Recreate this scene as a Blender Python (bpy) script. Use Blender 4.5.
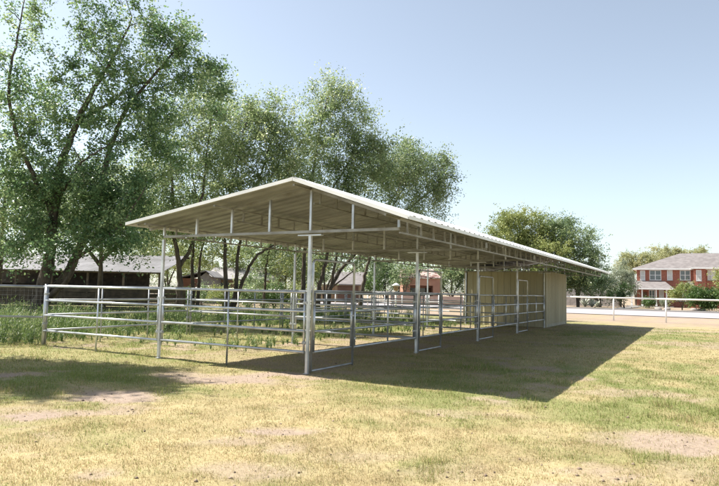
import bpy, math, random
import numpy as np
from mathutils import Vector, Matrix
PI = math.pi
scene = bpy.context.scene
for o in list(bpy.data.objects): bpy.data.objects.remove(o)
C = scene.collection

# ------------------------------------------------------------------ camera, sky, sun, exposure
CAM = np.array([6.2407, -9.1768, 1.538])
CR = np.array([0.870945, 0.49087, 0.022398]); CU = np.array([0.019256, -0.079642, 0.996638]); CB = np.array([0.491004, -0.867585, -0.078815])
FPX, PW, PH = 597.727, 719.0, 486.0
cam = bpy.data.cameras.new('camera'); camo = bpy.data.objects.new('camera', cam); C.objects.link(camo)
camo.matrix_world = Matrix(((CR[0], CU[0], CB[0], CAM[0]), (CR[1], CU[1], CB[1], CAM[1]), (CR[2], CU[2], CB[2], CAM[2]), (0, 0, 0, 1)))
cam.sensor_width = 36; cam.sensor_fit = 'HORIZONTAL'; cam.lens = 36 * FPX / PW
cam.clip_start = 0.05; cam.clip_end = 6000
scene.camera = camo

SUN_EL = 0.923
SD = Vector((0.981 * math.cos(SUN_EL), 0.196 * math.cos(SUN_EL), -math.sin(SUN_EL)))   # the way the light travels
world = bpy.data.worlds.new('World'); scene.world = world; world.use_nodes = True
wn = world.node_tree.nodes; wl = world.node_tree.links
sky = wn.new('ShaderNodeTexSky'); sky.sky_type = 'NISHITA'; sky.sun_disc = False
sky.sun_elevation = SUN_EL; sky.sun_rotation = math.atan2(-0.981, -0.196) % (2 * PI)
sky.air_density = 1.0; sky.dust_density = 2.6; sky.ozone_density = 1.3; sky.altitude = 1200
hs = wn.new('ShaderNodeHueSaturation'); hs.inputs['Saturation'].default_value = 0.64; hs.inputs['Value'].default_value = 1.03
wm = wn.new('ShaderNodeMix'); wm.data_type = 'RGBA'; wm.blend_type = 'MULTIPLY'; wm.inputs[0].default_value = 1.0; wm.inputs[7].default_value = (0.985, 1.0, 0.96, 1)   # film cast over the whole sky
wl.new(sky.outputs[0], hs.inputs['Color']); wl.new(hs.outputs[0], wm.inputs[6]); wl.new(wm.outputs[2], wn['Background'].inputs[0]); wn['Background'].inputs[1].default_value = 0.105
sun = bpy.data.lights.new('sun', 'SUN'); sun.energy = 5.0; sun.angle = math.radians(0.5); sun.color = (1.0, 0.95, 0.86)
suno = bpy.data.objects.new('sun', sun); C.objects.link(suno); suno.rotation_euler = SD.to_track_quat('-Z', 'Y').to_euler(); suno.location = (-20, -10, 30)
vs = scene.view_settings; vs.view_transform = 'Standard'; vs.look = 'None'; vs.gamma = 1.0; vs.use_curve_mapping = False
vs.exposure = 1.1
scene.cycles.max_bounces = 8; scene.cycles.diffuse_bounces = 4; scene.cycles.transparent_max_bounces = 8

# ------------------------------------------------------------------ helpers
RNG = np.random.default_rng(11)
def ray(px, py):
    return -CB + CR * (px - PW / 2) / FPX - CU * (py - PH / 2) / FPX
def on_ground(px, py):
    d = ray(px, py); t = -CAM[2] / d[2]; return CAM + d * t
def on_y(px, py, Y):
    d = ray(px, py); t = (Y - CAM[1]) / d[1]; return CAM + d * t
def at_depth(px, py, depth):
    return CAM + ray(px, py) * depth
def horizon(px): return 282.2 + (px / 719.0) * 16.1
def ground_at(px, depth):
    p = at_depth(px, horizon(px), depth); return (float(p[0]), float(p[1]))
YAW = 0.515

class MB:
    def __init__(s): s.v = []; s.f = []; s.m = []
    def quad(s, a, b, c, d, m=0):
        n = len(s.v); s.v += [tuple(a), tuple(b), tuple(c), tuple(d)]; s.f.append((n, n+1, n+2, n+3)); s.m.append(m)
    def poly(s, pts, m=0):
        n = len(s.v); s.v += [tuple(p) for p in pts]; s.f.append(tuple(range(n, n + len(pts)))); s.m.append(m)
    def hexa(s, p, m=0):
        n = len(s.v); s.v += [tuple(q) for q in p]
        for f in ((3,2,1,0),(4,5,6,7),(0,1,5,4),(1,2,6,5),(2,3,7,6),(3,0,4,7)):
            s.f.append(tuple(n+i for i in f)); s.m.append(m)
        return s
    def box(s, x0, x1, y0, y1, z0, z1, m=0):
        return s.hexa([(x0,y0,z0),(x1,y0,z0),(x1,y1,z0),(x0,y1,z0),(x0,y0,z1),(x1,y0,z1),(x1,y1,z1),(x0,y1,z1)], m)
    def bar(s, a, b, w, h, up=(0, 0, 1), m=0):
        a = Vector(a); b = Vector(b); d = (b - a).normalized(); up = Vector(up)
        if abs(d.dot(up)) > 0.99: up = Vector((0, 1, 0))
        sd = d.cross(up).normalized() * (w / 2); u = sd.cross(d).normalized() * (h / 2)
        return s.hexa([a-sd-u, a+sd-u, b+sd-u, b-sd-u, a-sd+u, a+sd+u, b+sd+u, b-sd+u], m)
    def tube(s, pts, rad, n=8, cap=True, m=0):
        pts = [Vector(p) for p in pts]
        if not hasattr(rad, '__len__'): rad = [rad] * len(pts)
        base = len(s.v); ref = None
        for i, p in enumerate(pts):
            t = (pts[min(i+1, len(pts)-1)] - pts[max(i-1, 0)])
            if t.length < 1e-9: t = Vector((0, 0, 1))
            t.normalize()
            if ref is None:
                ref = Vector((0, 0, 1)) if abs(t.z) < 0.9 else Vector((1, 0, 0))
            a = t.cross(ref).normalized(); b = a.cross(t).normalized(); ref = b
            for k in range(n):
                q = p + (a * math.cos(2*PI*k/n) + b * math.sin(2*PI*k/n)) * rad[i]
                s.v.append((q.x, q.y, q.z))
        for i in range(len(pts) - 1):
            for k in range(n):
                s.f.append((base+i*n+k, base+i*n+(k+1) % n, base+(i+1)*n+(k+1) % n, base+(i+1)*n+k)); s.m.append(m)
        if cap:
            s.f.append(tuple(base+k for k in range(n))[::-1]); s.m.append(m)
            s.f.append(tuple(base+(len(pts)-1)*n+k for k in range(n))); s.m.append(m)
        return s
    def mesh(s, name, mats, smooth=False):
        me = bpy.data.meshes.new(name); me.from_pydata(s.v, [], s.f)
        for m in (mats if isinstance(mats, (list, tuple)) else [mats]): me.materials.append(m)
        me.polygons.foreach_set('material_index', s.m)
        if smooth: me.polygons.foreach_set('use_smooth', [True] * len(s.f))
        me.update(); return me
    def build(s, name, mats, parent=None, smooth=False, loc=(0, 0, 0)):
        return link(name, s.mesh(name, mats, smooth), parent, loc)
def link(name, me, parent=None, loc=(0, 0, 0), rot=(0, 0, 0)):
    o = bpy.data.objects.new(name, me); C.objects.link(o); o.location = loc; o.rotation_euler = rot
    if parent: o.parent = parent
    return o
def tag(o, label, cat, group=None, kind=None):
    o['label'] = label; o['category'] = cat
    if group: o['group'] = group
    if kind: o['kind'] = kind
    return o
def thing(name, label, cat, loc=(0, 0, 0), rz=0, group=None):
    o = bpy.data.objects.new(name, None); C.objects.link(o); o.location = loc; o.rotation_euler = (0, 0, rz)
    o.empty_display_size = 0.2
    return tag(o, label, cat, group)
def fast_mesh(name, V, F, mats, tint=None, color=None, smooth=False):
    me = bpy.data.meshes.new(name); V = np.asarray(V, np.float32); F = np.asarray(F, np.int32); k = F.shape[1]
    me.vertices.add(len(V)); me.vertices.foreach_set('co', V.ravel())
    me.loops.add(F.size); me.loops.foreach_set('vertex_index', F.ravel())
    me.polygons.add(len(F)); me.polygons.foreach_set('loop_start', np.arange(0, F.size, k, dtype=np.int32))
    if smooth: me.polygons.foreach_set('use_smooth', np.ones(len(F), bool))
    for m in (mats if isinstance(mats, (list, tuple)) else [mats]): me.materials.append(m)
    if tint is not None:
        a = me.attributes.new('tint', 'FLOAT', 'POINT'); a.data.foreach_set('value', np.asarray(tint, np.float32))
    if color is not None:
        a = me.attributes.new('col', 'FLOAT_COLOR', 'POINT'); a.data.foreach_set('color', np.asarray(color, np.float32).ravel())
    me.update(calc_edges=True); return me
_perm = np.random.default_rng(5).random((256, 256))
def vnoise(x, y):
    xi = np.floor(x).astype(int); yi = np.floor(y).astype(int); fx = x - xi; fy = y - yi
    fx = fx*fx*(3-2*fx); fy = fy*fy*(3-2*fy)
    g = lambda a, b: _perm[a % 256, b % 256]
    return (g(xi, yi)*(1-fx) + g(xi+1, yi)*fx)*(1-fy) + (g(xi, yi+1)*(1-fx) + g(xi+1, yi+1)*fx)*fy
def fbm(x, y, o=4):
    s = 0; a = 0.5; t = 0
    for i in range(o):
        s = s + a * vnoise(x*2**i + 17.3*i, y*2**i + 9.1*i); t += a; a *= 0.55
    return s / t

# ------------------------------------------------------------------ materials
def M(name, col, rough=0.6, metal=0.0, col2=None, scale=6.0, detail=4.0, bump=0.0, bscale=None, spec=0.5, stretch=(1, 1, 1), lo=0.35, hi=0.65):
    m = bpy.data.materials.new(name); m.use_nodes = True; nt = m.node_tree; n = nt.nodes; l = nt.links; b = n['Principled BSDF']
    b.inputs['Roughness'].default_value = rough; b.inputs['Metallic'].default_value = metal
    b.inputs['Specular IOR Level'].default_value = spec
    if col2 is None: col2 = tuple(c * 0.78 for c in col)
    tc = n.new('ShaderNodeNewGeometry'); mp = n.new('ShaderNodeMapping'); mp.inputs['Scale'].default_value = stretch
    l.new(tc.outputs['Position'], mp.inputs[0])
    nz = n.new('ShaderNodeTexNoise'); nz.inputs['Scale'].default_value = scale; nz.inputs['Detail'].default_value = detail
    l.new(mp.outputs[0], nz.inputs['Vector'])
    rp = n.new('ShaderNodeValToRGB'); rp.color_ramp.elements[0].position = lo; rp.color_ramp.elements[1].position = hi
    rp.color_ramp.elements[0].color = (*col2, 1); rp.color_ramp.elements[1].color = (*col, 1)
    l.new(nz.outputs['Fac'], rp.inputs[0]); l.new(rp.outputs[0], b.inputs['Base Color'])
    if bump:
        nb = n.new('ShaderNodeTexNoise'); nb.inputs['Scale'].default_value = bscale or scale * 4; nb.inputs['Detail'].default_value = 5
        l.new(mp.outputs[0], nb.inputs['Vector'])
        bp = n.new('ShaderNodeBump'); bp.inputs['Strength'].default_value = bump; bp.inputs['Distance'].default_value = 0.05
        l.new(nb.outputs['Fac'], bp.inputs['Height']); l.new(bp.outputs[0], b.inputs['Normal'])
    return m
def leaf_mat(name, dark, mid, light, trans=0.35, rough=0.5):
    m = bpy.data.materials.new(name); m.use_nodes = True; nt = m.node_tree; n = nt.nodes; l = nt.links; b = n['Principled BSDF']
    at = n.new('ShaderNodeAttribute'); at.attribute_name = 'tint'
    rp = n.new('ShaderNodeValToRGB'); e = rp.color_ramp.elements; e[0].color = (*dark, 1); e[1].color = (*light, 1)
    k = e.new(0.5); k.color = (*mid, 1)
    l.new(at.outputs['Fac'], rp.inputs[0]); l.new(rp.outputs[0], b.inputs['Base Color'])
    b.inputs['Roughness'].default_value = rough; b.inputs['Specular IOR Level'].default_value = 0.5
    tr = n.new('ShaderNodeBsdfTranslucent'); hs = n.new('ShaderNodeHueSaturation'); hs.inputs['Value'].default_value = 1.25; hs.inputs['Hue'].default_value = 0.485
    l.new(rp.outputs[0], hs.inputs['Color']); l.new(hs.outputs[0], tr.inputs['Color'])
    mx = n.new('ShaderNodeMixShader'); mx.inputs[0].default_value = trans
    l.new(b.outputs[0], mx.inputs[1]); l.new(tr.outputs[0], mx.inputs[2]); l.new(mx.outputs[0], n['Material Output'].inputs[0])
    return m
def color_attr_mat(name, rough=0.9, trans=0.0, fine=None, bump=0.0):
    m = bpy.data.materials.new(name); m.use_nodes = True; nt = m.node_tree; n = nt.nodes; l = nt.links; b = n['Principled BSDF']
    at = n.new('ShaderNodeAttribute'); at.attribute_name = 'col'; src = at.outputs['Color']
    b.inputs['Roughness'].default_value = rough; b.inputs['Specular IOR Level'].default_value = 0.2
    if fine:
        g = n.new('ShaderNodeNewGeometry'); nz = n.new('ShaderNodeTexNoise'); nz.inputs['Scale'].default_value = fine; nz.inputs['Detail'].default_value = 8; nz.inputs['Roughness'].default_value = 0.7
        l.new(g.outputs['Position'], nz.inputs['Vector'])
        mr = n.new('ShaderNodeMapRange'); mr.inputs[1].default_value = 0.3; mr.inputs[2].default_value = 0.7; mr.inputs[3].default_value = 0.72; mr.inputs[4].default_value = 1.22
        l.new(nz.outputs['Fac'], mr.inputs[0])
        mu = n.new('ShaderNodeMix'); mu.data_type = 'RGBA'; mu.blend_type = 'MULTIPLY'; mu.inputs[0].default_value = 1
        l.new(src, mu.inputs[6]); l.new(mr.outputs[0], mu.inputs[7]); src = mu.outputs[2]
        if bump:
            bp = n.new('ShaderNodeBump'); bp.inputs['Strength'].default_value = bump; bp.inputs['Distance'].default_value = 0.03
            l.new(nz.outputs['Fac'], bp.inputs['Height']); l.new(bp.outputs[0], b.inputs['Normal'])
    l.new(src, b.inputs['Base Color'])
    if trans:
        tr = n.new('ShaderNodeBsdfTranslucent'); l.new(src, tr.inputs['Color']); mx = n.new('ShaderNodeMixShader'); mx.inputs[0].default_value = trans
        l.new(b.outputs[0], mx.inputs[1]); l.new(tr.outputs[0], mx.inputs[2]); l.new(mx.outputs[0], n['Material Output'].inputs[0])
    return m
galv = M('galvanized_steel', (0.66, 0.68, 0.71), 0.33, 0.7, col2=(0.42, 0.44, 0.47), scale=3.5, bump=0.05, bscale=60)
galv_old = M('galvanized_weathered', (0.50, 0.51, 0.52), 0.45, 0.55, col2=(0.30, 0.31, 0.32), scale=2.5)
steel_primer = M('steel_tube_frame', (0.36, 0.36, 0.35), 0.5, 0.4, col2=(0.22, 0.21, 0.19), scale=3)
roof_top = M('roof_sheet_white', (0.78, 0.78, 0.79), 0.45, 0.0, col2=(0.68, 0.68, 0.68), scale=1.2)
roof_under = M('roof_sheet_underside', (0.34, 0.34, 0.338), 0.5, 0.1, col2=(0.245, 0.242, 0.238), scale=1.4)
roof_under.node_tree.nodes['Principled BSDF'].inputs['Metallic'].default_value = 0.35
def per_piece(m, lo, hi):
    """every sheet a little lighter or darker than its neighbours"""
    nt = m.node_tree; b = nt.nodes['Principled BSDF']; src = b.inputs['Base Color'].links[0].from_socket
    oi = nt.nodes.new('ShaderNodeObjectInfo'); mr = nt.nodes.new('ShaderNodeMapRange'); mr.inputs[3].default_value = lo; mr.inputs[4].default_value = hi
    mu = nt.nodes.new('ShaderNodeMix'); mu.data_type = 'RGBA'; mu.blend_type = 'MULTIPLY'; mu.inputs[0].default_value = 1
    nt.links.new(oi.outputs['Random'], mr.inputs[0]); nt.links.new(src, mu.inputs[6]); nt.links.new(mr.outputs[0], mu.inputs[7]); nt.links.new(mu.outputs[2], b.inputs['Base Color'])
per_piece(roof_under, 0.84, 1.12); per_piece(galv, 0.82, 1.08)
trim_white = M('white_trim', (0.80, 0.80, 0.80), 0.4, 0, col2=(0.7, 0.7, 0.7), scale=2)
siding = M('tan_siding', (0.44, 0.405, 0.285), 0.5, 0, col2=(0.35, 0.315, 0.21), scale=0.9, stretch=(1, 1, 0.25))
per_piece(siding, 0.90, 1.06)
bark = M('bark', (0.13, 0.10, 0.075), 0.9, 0, col2=(0.045, 0.035, 0.028), scale=7, bump=0.6, bscale=18, stretch=(1, 1, 0.3))
white_pipe = M('white_painted_pipe', (0.82, 0.82, 0.82), 0.45, 0, col2=(0.70, 0.70, 0.69), scale=2)
wire_m = M('wire', (0.35, 0.35, 0.36), 0.5, 0.6, scale=4)
asphalt = M('pale_asphalt', (0.36, 0.335, 0.345), 0.95, 0, col2=(0.30, 0.28, 0.288), scale=0.35, spec=0.1)
concrete = M('concrete', (0.32, 0.30, 0.28), 0.9, 0, col2=(0.26, 0.245, 0.225), scale=0.8)
brick_m = M('red_brick', (0.38, 0.145, 0.095), 0.85, 0, col2=(0.25, 0.09, 0.062), scale=5.0)
shingle = M('grey_shingle', (0.205, 0.185, 0.182), 0.9, 0, col2=(0.150, 0.134, 0.132), scale=1.6, bump=0.2)
shingle_pale = M('pale_shingle', (0.30, 0.285, 0.285), 0.8, 0, col2=(0.22, 0.21, 0.21), scale=1.0)
glass = M('window_glass', (0.10, 0.13, 0.15), 0.08, 0, col2=(0.06, 0.08, 0.09), scale=1, spec=1.0)
blind = M('window_blind', (0.62, 0.62, 0.60), 0.7, 0, col2=(0.5, 0.5, 0.48), scale=1)
adobe = M('pink_adobe', (0.42, 0.225, 0.15), 0.9, 0, col2=(0.35, 0.18, 0.12), scale=1.2)
tile_m = M('clay_tile_pale', (0.42, 0.33, 0.30), 0.85, 0, col2=(0.14, 0.065, 0.05), scale=1.6, lo=0.44, hi=0.54)
tan_stucco = M('tan_stucco', (0.30, 0.21, 0.13), 0.9, 0, scale=1)
brown_wood = M('brown_wood', (0.16, 0.085, 0.055), 0.85, 0, col2=(0.09, 0.05, 0.035), scale=3, stretch=(0.3, 0.3, 3))
dark_wood = M('dark_weathered_wood', (0.12, 0.095, 0.08), 0.9, 0, col2=(0.06, 0.05, 0.045), scale=3)
per_piece(dark_wood, 0.7, 1.3)
grey_wood = M('grey_weathered_boards', (0.33, 0.31, 0.31), 0.9, 0, col2=(0.21, 0.195, 0.195), scale=2.5)
barn_roof = M('barn_roof_metal', (0.175, 0.168, 0.175), 0.6, 0.1, col2=(0.10, 0.095, 0.095), scale=0.7)
rust_tin = M('rusty_tin', (0.35, 0.17, 0.11), 0.8, 0.1, col2=(0.2, 0.09, 0.06), scale=1.2)
dark_door = M('dark_opening', (0.05, 0.04, 0.04), 0.8, 0, scale=1)
stone_m = M('pale_stone', (0.34, 0.31, 0.29), 0.9, 0, scale=3)
leafA = leaf_mat('leaf_deep', (0.060, 0.125, 0.060), (0.155, 0.255, 0.110), (0.35, 0.43, 0.21), trans=0.48, rough=0.30)
leafB = leaf_mat('leaf_yellowgreen', (0.105, 0.165, 0.075), (0.225, 0.305, 0.135), (0.46, 0.50, 0.29), trans=0.5, rough=0.33)
leafC = leaf_mat('leaf_green', (0.08, 0.135, 0.066), (0.18, 0.25, 0.115), (0.36, 0.41, 0.22), trans=0.5, rough=0.33)
leafO = leaf_mat('leaf_olive', (0.19, 0.22, 0.10), (0.32, 0.34, 0.16), (0.48, 0.46, 0.25), trans=0.45)
leafY = leaf_mat('leaf_willow', (0.12, 0.165, 0.05), (0.23, 0.28, 0.085), (0.38, 0.40, 0.15), trans=0.35)
leafD = leaf_mat('leaf_dark_evergreen', (0.020, 0.042, 0.022), (0.038, 0.070, 0.034), (0.075, 0.110, 0.050), trans=0.2)
leafG = leaf_mat('leaf_hedge', (0.035, 0.080, 0.020), (0.070, 0.140, 0.034), (0.13, 0.20, 0.055), trans=0.3)
leafS = leaf_mat('leaf_greygreen', (0.15, 0.19, 0.13), (0.25, 0.29, 0.20), (0.38, 0.41, 0.29), trans=0.4)
weed_mat = leaf_mat('weed_green', (0.060, 0.115, 0.034), (0.130, 0.205, 0.060), (0.29, 0.32, 0.14), trans=0.4)

# ------------------------------------------------------------------ ground: one sheet, bare patches and grass colour kept as attributes
def spread(a, b, step, far):
    c = list(np.arange(a, b + step/2, step)); lo = []; hi = []
    d = step
    x = a
    while x > -far: d *= 1.35; x -= d; lo.append(x)
    d = step; x = b
    while x < far: d *= 1.35; x += d; hi.append(x)
    return np.array(lo[::-1] + c + hi)
xs = spread(-13.0, 13.0, 0.14, 3500.0); ys = spread(-8.0, 27.0, 0.16, 3500.0)
PATCH = [(30,413,0.75,0.36,1),(75,412,0.45,0.25,.8),(105,396,0.9,0.45,1),(120,408,0.5,0.3,.7),(240,379,1.5,0.55,.95),(285,374,1.0,0.4,.9),(195,374,0.9,0.35,.7),(285,431,0.55,0.16,.9),(240,442,0.6,0.2,.6),
         (285,447,0.5,0.22,.6),(5,374,0.8,0.4,1),(660,441,0.95,0.42,.9),(625,392,1.2,0.3,.5),(100,473,0.35,0.25,.7),(250,468,0.6,0.22,.6),(215,468,0.5,0.15,.5),(705,345,2.5,1.2,.5),(350,372,0.8,0.25,.6),(300,377,0.7,0.22,.8),
         (470,412,1.0,0.2,.35),(380,455,0.9,0.25,.35),(580,350,1.5,0.5,.3),(690,470,0.5,0.3,.3),(440,470,0.7,0.2,.35),(640,330,6,1.0,.5),(700,326,6,1.5,.6),(600,326,5,1.2,.6)]
PATCHW = [(on_ground(a, b), c, d, e) for a, b, c, d, e in PATCH]
RH = np.array([math.cos(YAW), math.sin(YAW)]); FH = np.array([-math.sin(YAW), math.cos(YAW)])
def cover(x, y):
    """bareness and greenness of the yard at world x, y"""
    x = np.asarray(x, float); y = np.asarray(y, float)
    wob = (fbm(x*1.3, y*1.3, 4) - 0.5); wob2 = (fbm(x*4+40, y*4+7, 3) - 0.5)
    bare = np.zeros_like(x)
    for p, rx, ry, k in PATCHW:
        dx = x - p[0]; dy = y - p[1]; a = (dx*RH[0] + dy*RH[1]) / (rx*0.68); b = (dx*FH[0] + dy*FH[1]) / (ry * 1.05)
        d = np.sqrt(a*a + b*b) + wob*1.6 + wob2*0.9
        bare = np.maximum(bare, k * np.clip((1.25 - d) / 0.55, 0, 1))
    n1 = fbm(x*0.55+3, y*0.55+8, 5); n2 = fbm(x*2.1+31, y*2.1+2, 4)
    bare = np.maximum(bare, np.clip((n1*0.5 + n2*0.5 - 0.60) / 0.10, 0, 1) * 0.7)
    stall = ((x > -4.0) & (x < 0.1) & (y > 0.2) & (y < 19.4)).astype(float) * np.clip(0.55 + wob*2.2, 0, 1)
    bare = np.maximum(bare, stall * 0.75)
    verge = np.clip((y - 26.5) / 4.0, 0, 1); bare = np.maximum(bare, verge * np.clip(0.8 + wob, 0, 1))
    g = fbm(x*0.33+50, y*0.33+20, 4)*0.55 + fbm(x*1.7+5, y*1.7+71, 4)*0.45
    green = np.clip((g - 0.47) / 0.20, 0, 1)
    side = np.clip((-x + 1.0) / 5.0, 0, 1) * np.clip((y + 6) / 3, 0.25, 1)      # greener towards the trees on the left
    shade_strip = np.clip(1 - np.abs(x - 3.6)/4.6, 0, 1) * np.clip((y + 1.5)/3.0, 0, 1) * np.clip((30 - y)/5, 0, 1)   # greener lawn along the shelter, roof shade's green tone put into its colour
    green = np.clip(green*0.75 + side*0.5 + shade_strip*0.30, 0, 1)
    return bare, green * (1 - bare)
STRAW = np.array([0.385, 0.325, 0.178]); STRAW2 = np.array([0.315, 0.240, 0.122]); GREEN = np.array([0.175, 0.195, 0.068]); DIRT = np.array([0.34, 0.265, 0.210]); DIRT2 = np.array([0.265, 0.200, 0.155])
GX, GY = np.meshgrid(xs, ys); gx = GX.ravel(); gy = GY.ravel()
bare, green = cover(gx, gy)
nn = fbm(gx*0.9+9, gy*0.9+77, 4)[:, None]; n3 = fbm(gx*5+1, gy*5+2, 3)[:, None]
soil = DIRT*(nn) + DIRT2*(1-nn)
n4 = fbm(gx*2.6+13, gy*2.6+41, 4)[:, None]
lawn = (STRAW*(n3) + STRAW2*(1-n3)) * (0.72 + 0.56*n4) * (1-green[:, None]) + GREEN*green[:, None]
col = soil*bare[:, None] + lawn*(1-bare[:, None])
near = ((np.abs(gx) < 14) & (gy > -9) & (gy < 28)).astype(float)
gz = (((fbm(gx*0.8, gy*0.8, 4)-0.5)*0.05 + (fbm(gx*6, gy*6, 2)-0.5)*0.022 - bare*0.012) * near) - 0.012
nx, ny = len(xs), len(ys)
idx = np.arange(nx*ny).reshape(ny, nx)
F = np.stack([idx[:-1, :-1].ravel(), idx[:-1, 1:].ravel(), idx[1:, 1:].ravel(), idx[1:, :-1].ravel()], 1)
ground_mat = color_attr_mat('dry_lawn_ground', 0.95, fine=22.0, bump=0.5)
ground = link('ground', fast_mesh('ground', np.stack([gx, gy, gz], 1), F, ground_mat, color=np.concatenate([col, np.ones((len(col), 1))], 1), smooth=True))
ground['kind'] = 'structure'

# road across the far side of the white fence, with kerbs
mb = MB(); mb.quad((-300, 43.5, 0.03), (300, 43.5, 0.03), (300, 62, 0.03), (-300, 62, 0.03)); road = mb.build('road', asphalt); road['kind'] = 'structure'
mb = MB(); mb.box(-300, 300, 62.0, 62.22, -0.05, 0.15); k = mb.build('kerb', concrete); k['kind'] = 'structure'
mb = MB(); mb.box(-300, 300, 62.22, 64.2, -0.05, 0.14); k = mb.build('pavement', concrete); k['kind'] = 'structure'

# ------------------------------------------------------------------ the shelter
B = 4.88; LX = -3.83; RX = 1.82; ZCH = 2.60; ZR = 3.487; XLE = LX - 0.50; XRE = RX + 0.45; Y0R = -0.60; Y1R = 5*B + 0.27
SL = (ZR - 2.834) / (0 - XLE); SR = 0.3425
def zroof(x): return ZR + SL * x if x < 0 else ZR - SR * x
shelter = thing('horse_shelter', 'long open-sided horse shelter with asymmetric corrugated gable roof on steel posts', 'shelter')
# posts
post_me = MB().box(-0.027, 0.027, -0.027, 0.027, -0.02, ZCH - 0.06).mesh('post', galv)
foot_me = MB().box(-0.05, 0.05, -0.05, 0.05, 0.0, 0.008).mesh('base_plate', galv_old)
sad_me = MB().box(-0.26, 0.26, -0.045, 0.045, 0, 0.02).mesh('saddle_plate', galv)
for k in range(6):
    for x in (0.0, LX):
        p = link('post', post_me, shelter, (x, k*B, 0)); link('base_plate', foot_me, p)
        if x == 0.0: link('saddle_plate', sad_me, p, (0, 0, ZCH - 0.075))
# cross trusses
tv_cache = {}
def vert_me(name, w, h, mat):
    key = (name, w, round(h, 3))
    if key not in tv_cache: tv_cache[key] = MB().box(-w/2, w/2, -w/2, w/2, 0, h).mesh(name, mat)
    return tv_cache[key]
txs = [LX + 0.9575*i for i in range(4)] + [0.0, RX/2, RX]
cross_me = None
for k in range(6):
    if cross_me is None:
        m1 = MB()
        m1.bar((LX, 0, ZCH), (RX, 0, ZCH), 0.05, 0.05)
        m1.bar((XLE + 0.05, 0, zroof(XLE+0.05) - 0.075), (-0.005, 0, ZR - 0.075), 0.05, 0.05)
        m1.bar((0.005, 0, ZR - 0.085), (XRE - 0.05, 0, zroof(XRE - 0.05) - 0.085), 0.05, 0.05)
        cross_me = m1.mesh('cross_truss', steel_primer)
    ct = link('cross_truss', cross_me, shelter, (0, k*B, 0))
    for x in txs:
        top = zroof(x) - (0.10 if x <= 0 else 0.11)
        if x == 0: top = ZR - 0.11
        link('truss_upright', vert_me('truss_upright', 0.045, top - ZCH - 0.027, galv), ct, (x, 0, ZCH + 0.027))
# lengthwise ladder trusses under the sheets
for x, dep in ((LX, 0.20), (LX/2, 0.22), (-0.03, 0.24), (RX, 0.23)):
    zt = zroof(x) - 0.075 - 0.02
    xo = 0.0
    m1 = MB(); a, b = Y0R + 0.06, Y1R - 0.06
    m1.bar((x, a, zt + 0.012), (x, b, zt + 0.012), 0.04, 0.035); m1.bar((x, 0.03 if x in (RX, LX) else 0.12, zt - dep), (x, b, zt - dep), 0.035, 0.03)
    pt = m1.build('purlin_truss', steel_primer, shelter)
    y = 0.34
    vm = vert_me('truss_upright', 0.032, dep - 0.03, steel_primer)
    while y < b:
        link('truss_upright', vm, pt, (x, y, zt - dep + 0.017)); y += 0.595
# roof: ridge cap and edge trims as one part, every corrugated sheet its own piece
rf = MB()
rf.poly([(-0.16, Y0R-0.01, zroof(-0.16)+0.036), (0, Y0R-0.01, ZR+0.045), (0, Y1R+0.01, ZR+0.045), (-0.16, Y1R+0.01, zroof(-0.16)+0.036)])
rf.poly([(0, Y0R-0.01, ZR+0.045), (0.15, Y0R-0.01, zroof(0.15)+0.036), (0.15, Y1R+0.01, zroof(0.15)+0.036), (0, Y1R+0.01, ZR+0.045)])
for (xa, xb) in ((XLE, -0.005), (0.005, XRE)):
    for yy in (Y0R - 0.016, Y1R + 0.016):
        za, zb = zroof(xa), zroof(xb)
        rf.hexa([(xa, yy-0.012, za-0.03), (xb, yy-0.012, zb-0.03), (xb, yy+0.012, zb-0.03), (xa, yy+0.012, za-0.03), (xa, yy-0.012, za+0.032), (xb, yy-0.012, zb+0.032), (xb, yy+0.012, zb+0.032), (xa, yy+0.012, za+0.032)])
rf.box(XRE + 0.002, XRE + 0.02, Y0R, Y1R, zroof(XRE) - 0.03, zroof(XRE) + 0.03)
rf.box(XLE - 0.02, XLE - 0.002, Y0R, Y1R, zroof(XLE) - 0.03, zroof(XLE) + 0.03)
roof = rf.build('roof', trim_white, shelter)
def sheet(xa, xb, w):
    m1 = MB(); prof = []
    n = 3; p = w / n
    for i in range(n):
        o = i*p; prof += [(o, 0), (o + p*0.52, 0), (o + p*0.60, 0.05), (o + p*0.92, 0.05)]
    prof.append((w, 0))
    for (ya, ha), (yb, hb) in zip(prof[:-1], prof[1:]):
        m1.quad((xa, ya, zroof(xa)+ha), (xb, ya, zroof(xb)+ha), (xb, yb, zroof(xb)+hb), (xa, yb, zroof(xa)+hb), 0)
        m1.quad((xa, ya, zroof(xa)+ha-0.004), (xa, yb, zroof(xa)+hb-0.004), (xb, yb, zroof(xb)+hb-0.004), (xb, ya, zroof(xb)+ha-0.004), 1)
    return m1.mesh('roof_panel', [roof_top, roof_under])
NS = 28; W_S = (Y1R - Y0R) / NS
sl_me = sheet(XLE, -0.004, W_S); sr_me = sheet(0.004, XRE, W_S)
for i in range(NS):
    link('roof_panel', sl_me, roof, (0, Y0R + i*W_S, 0)); link('roof_panel', sr_me, roof, (0, Y0R + i*W_S, 0))

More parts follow.
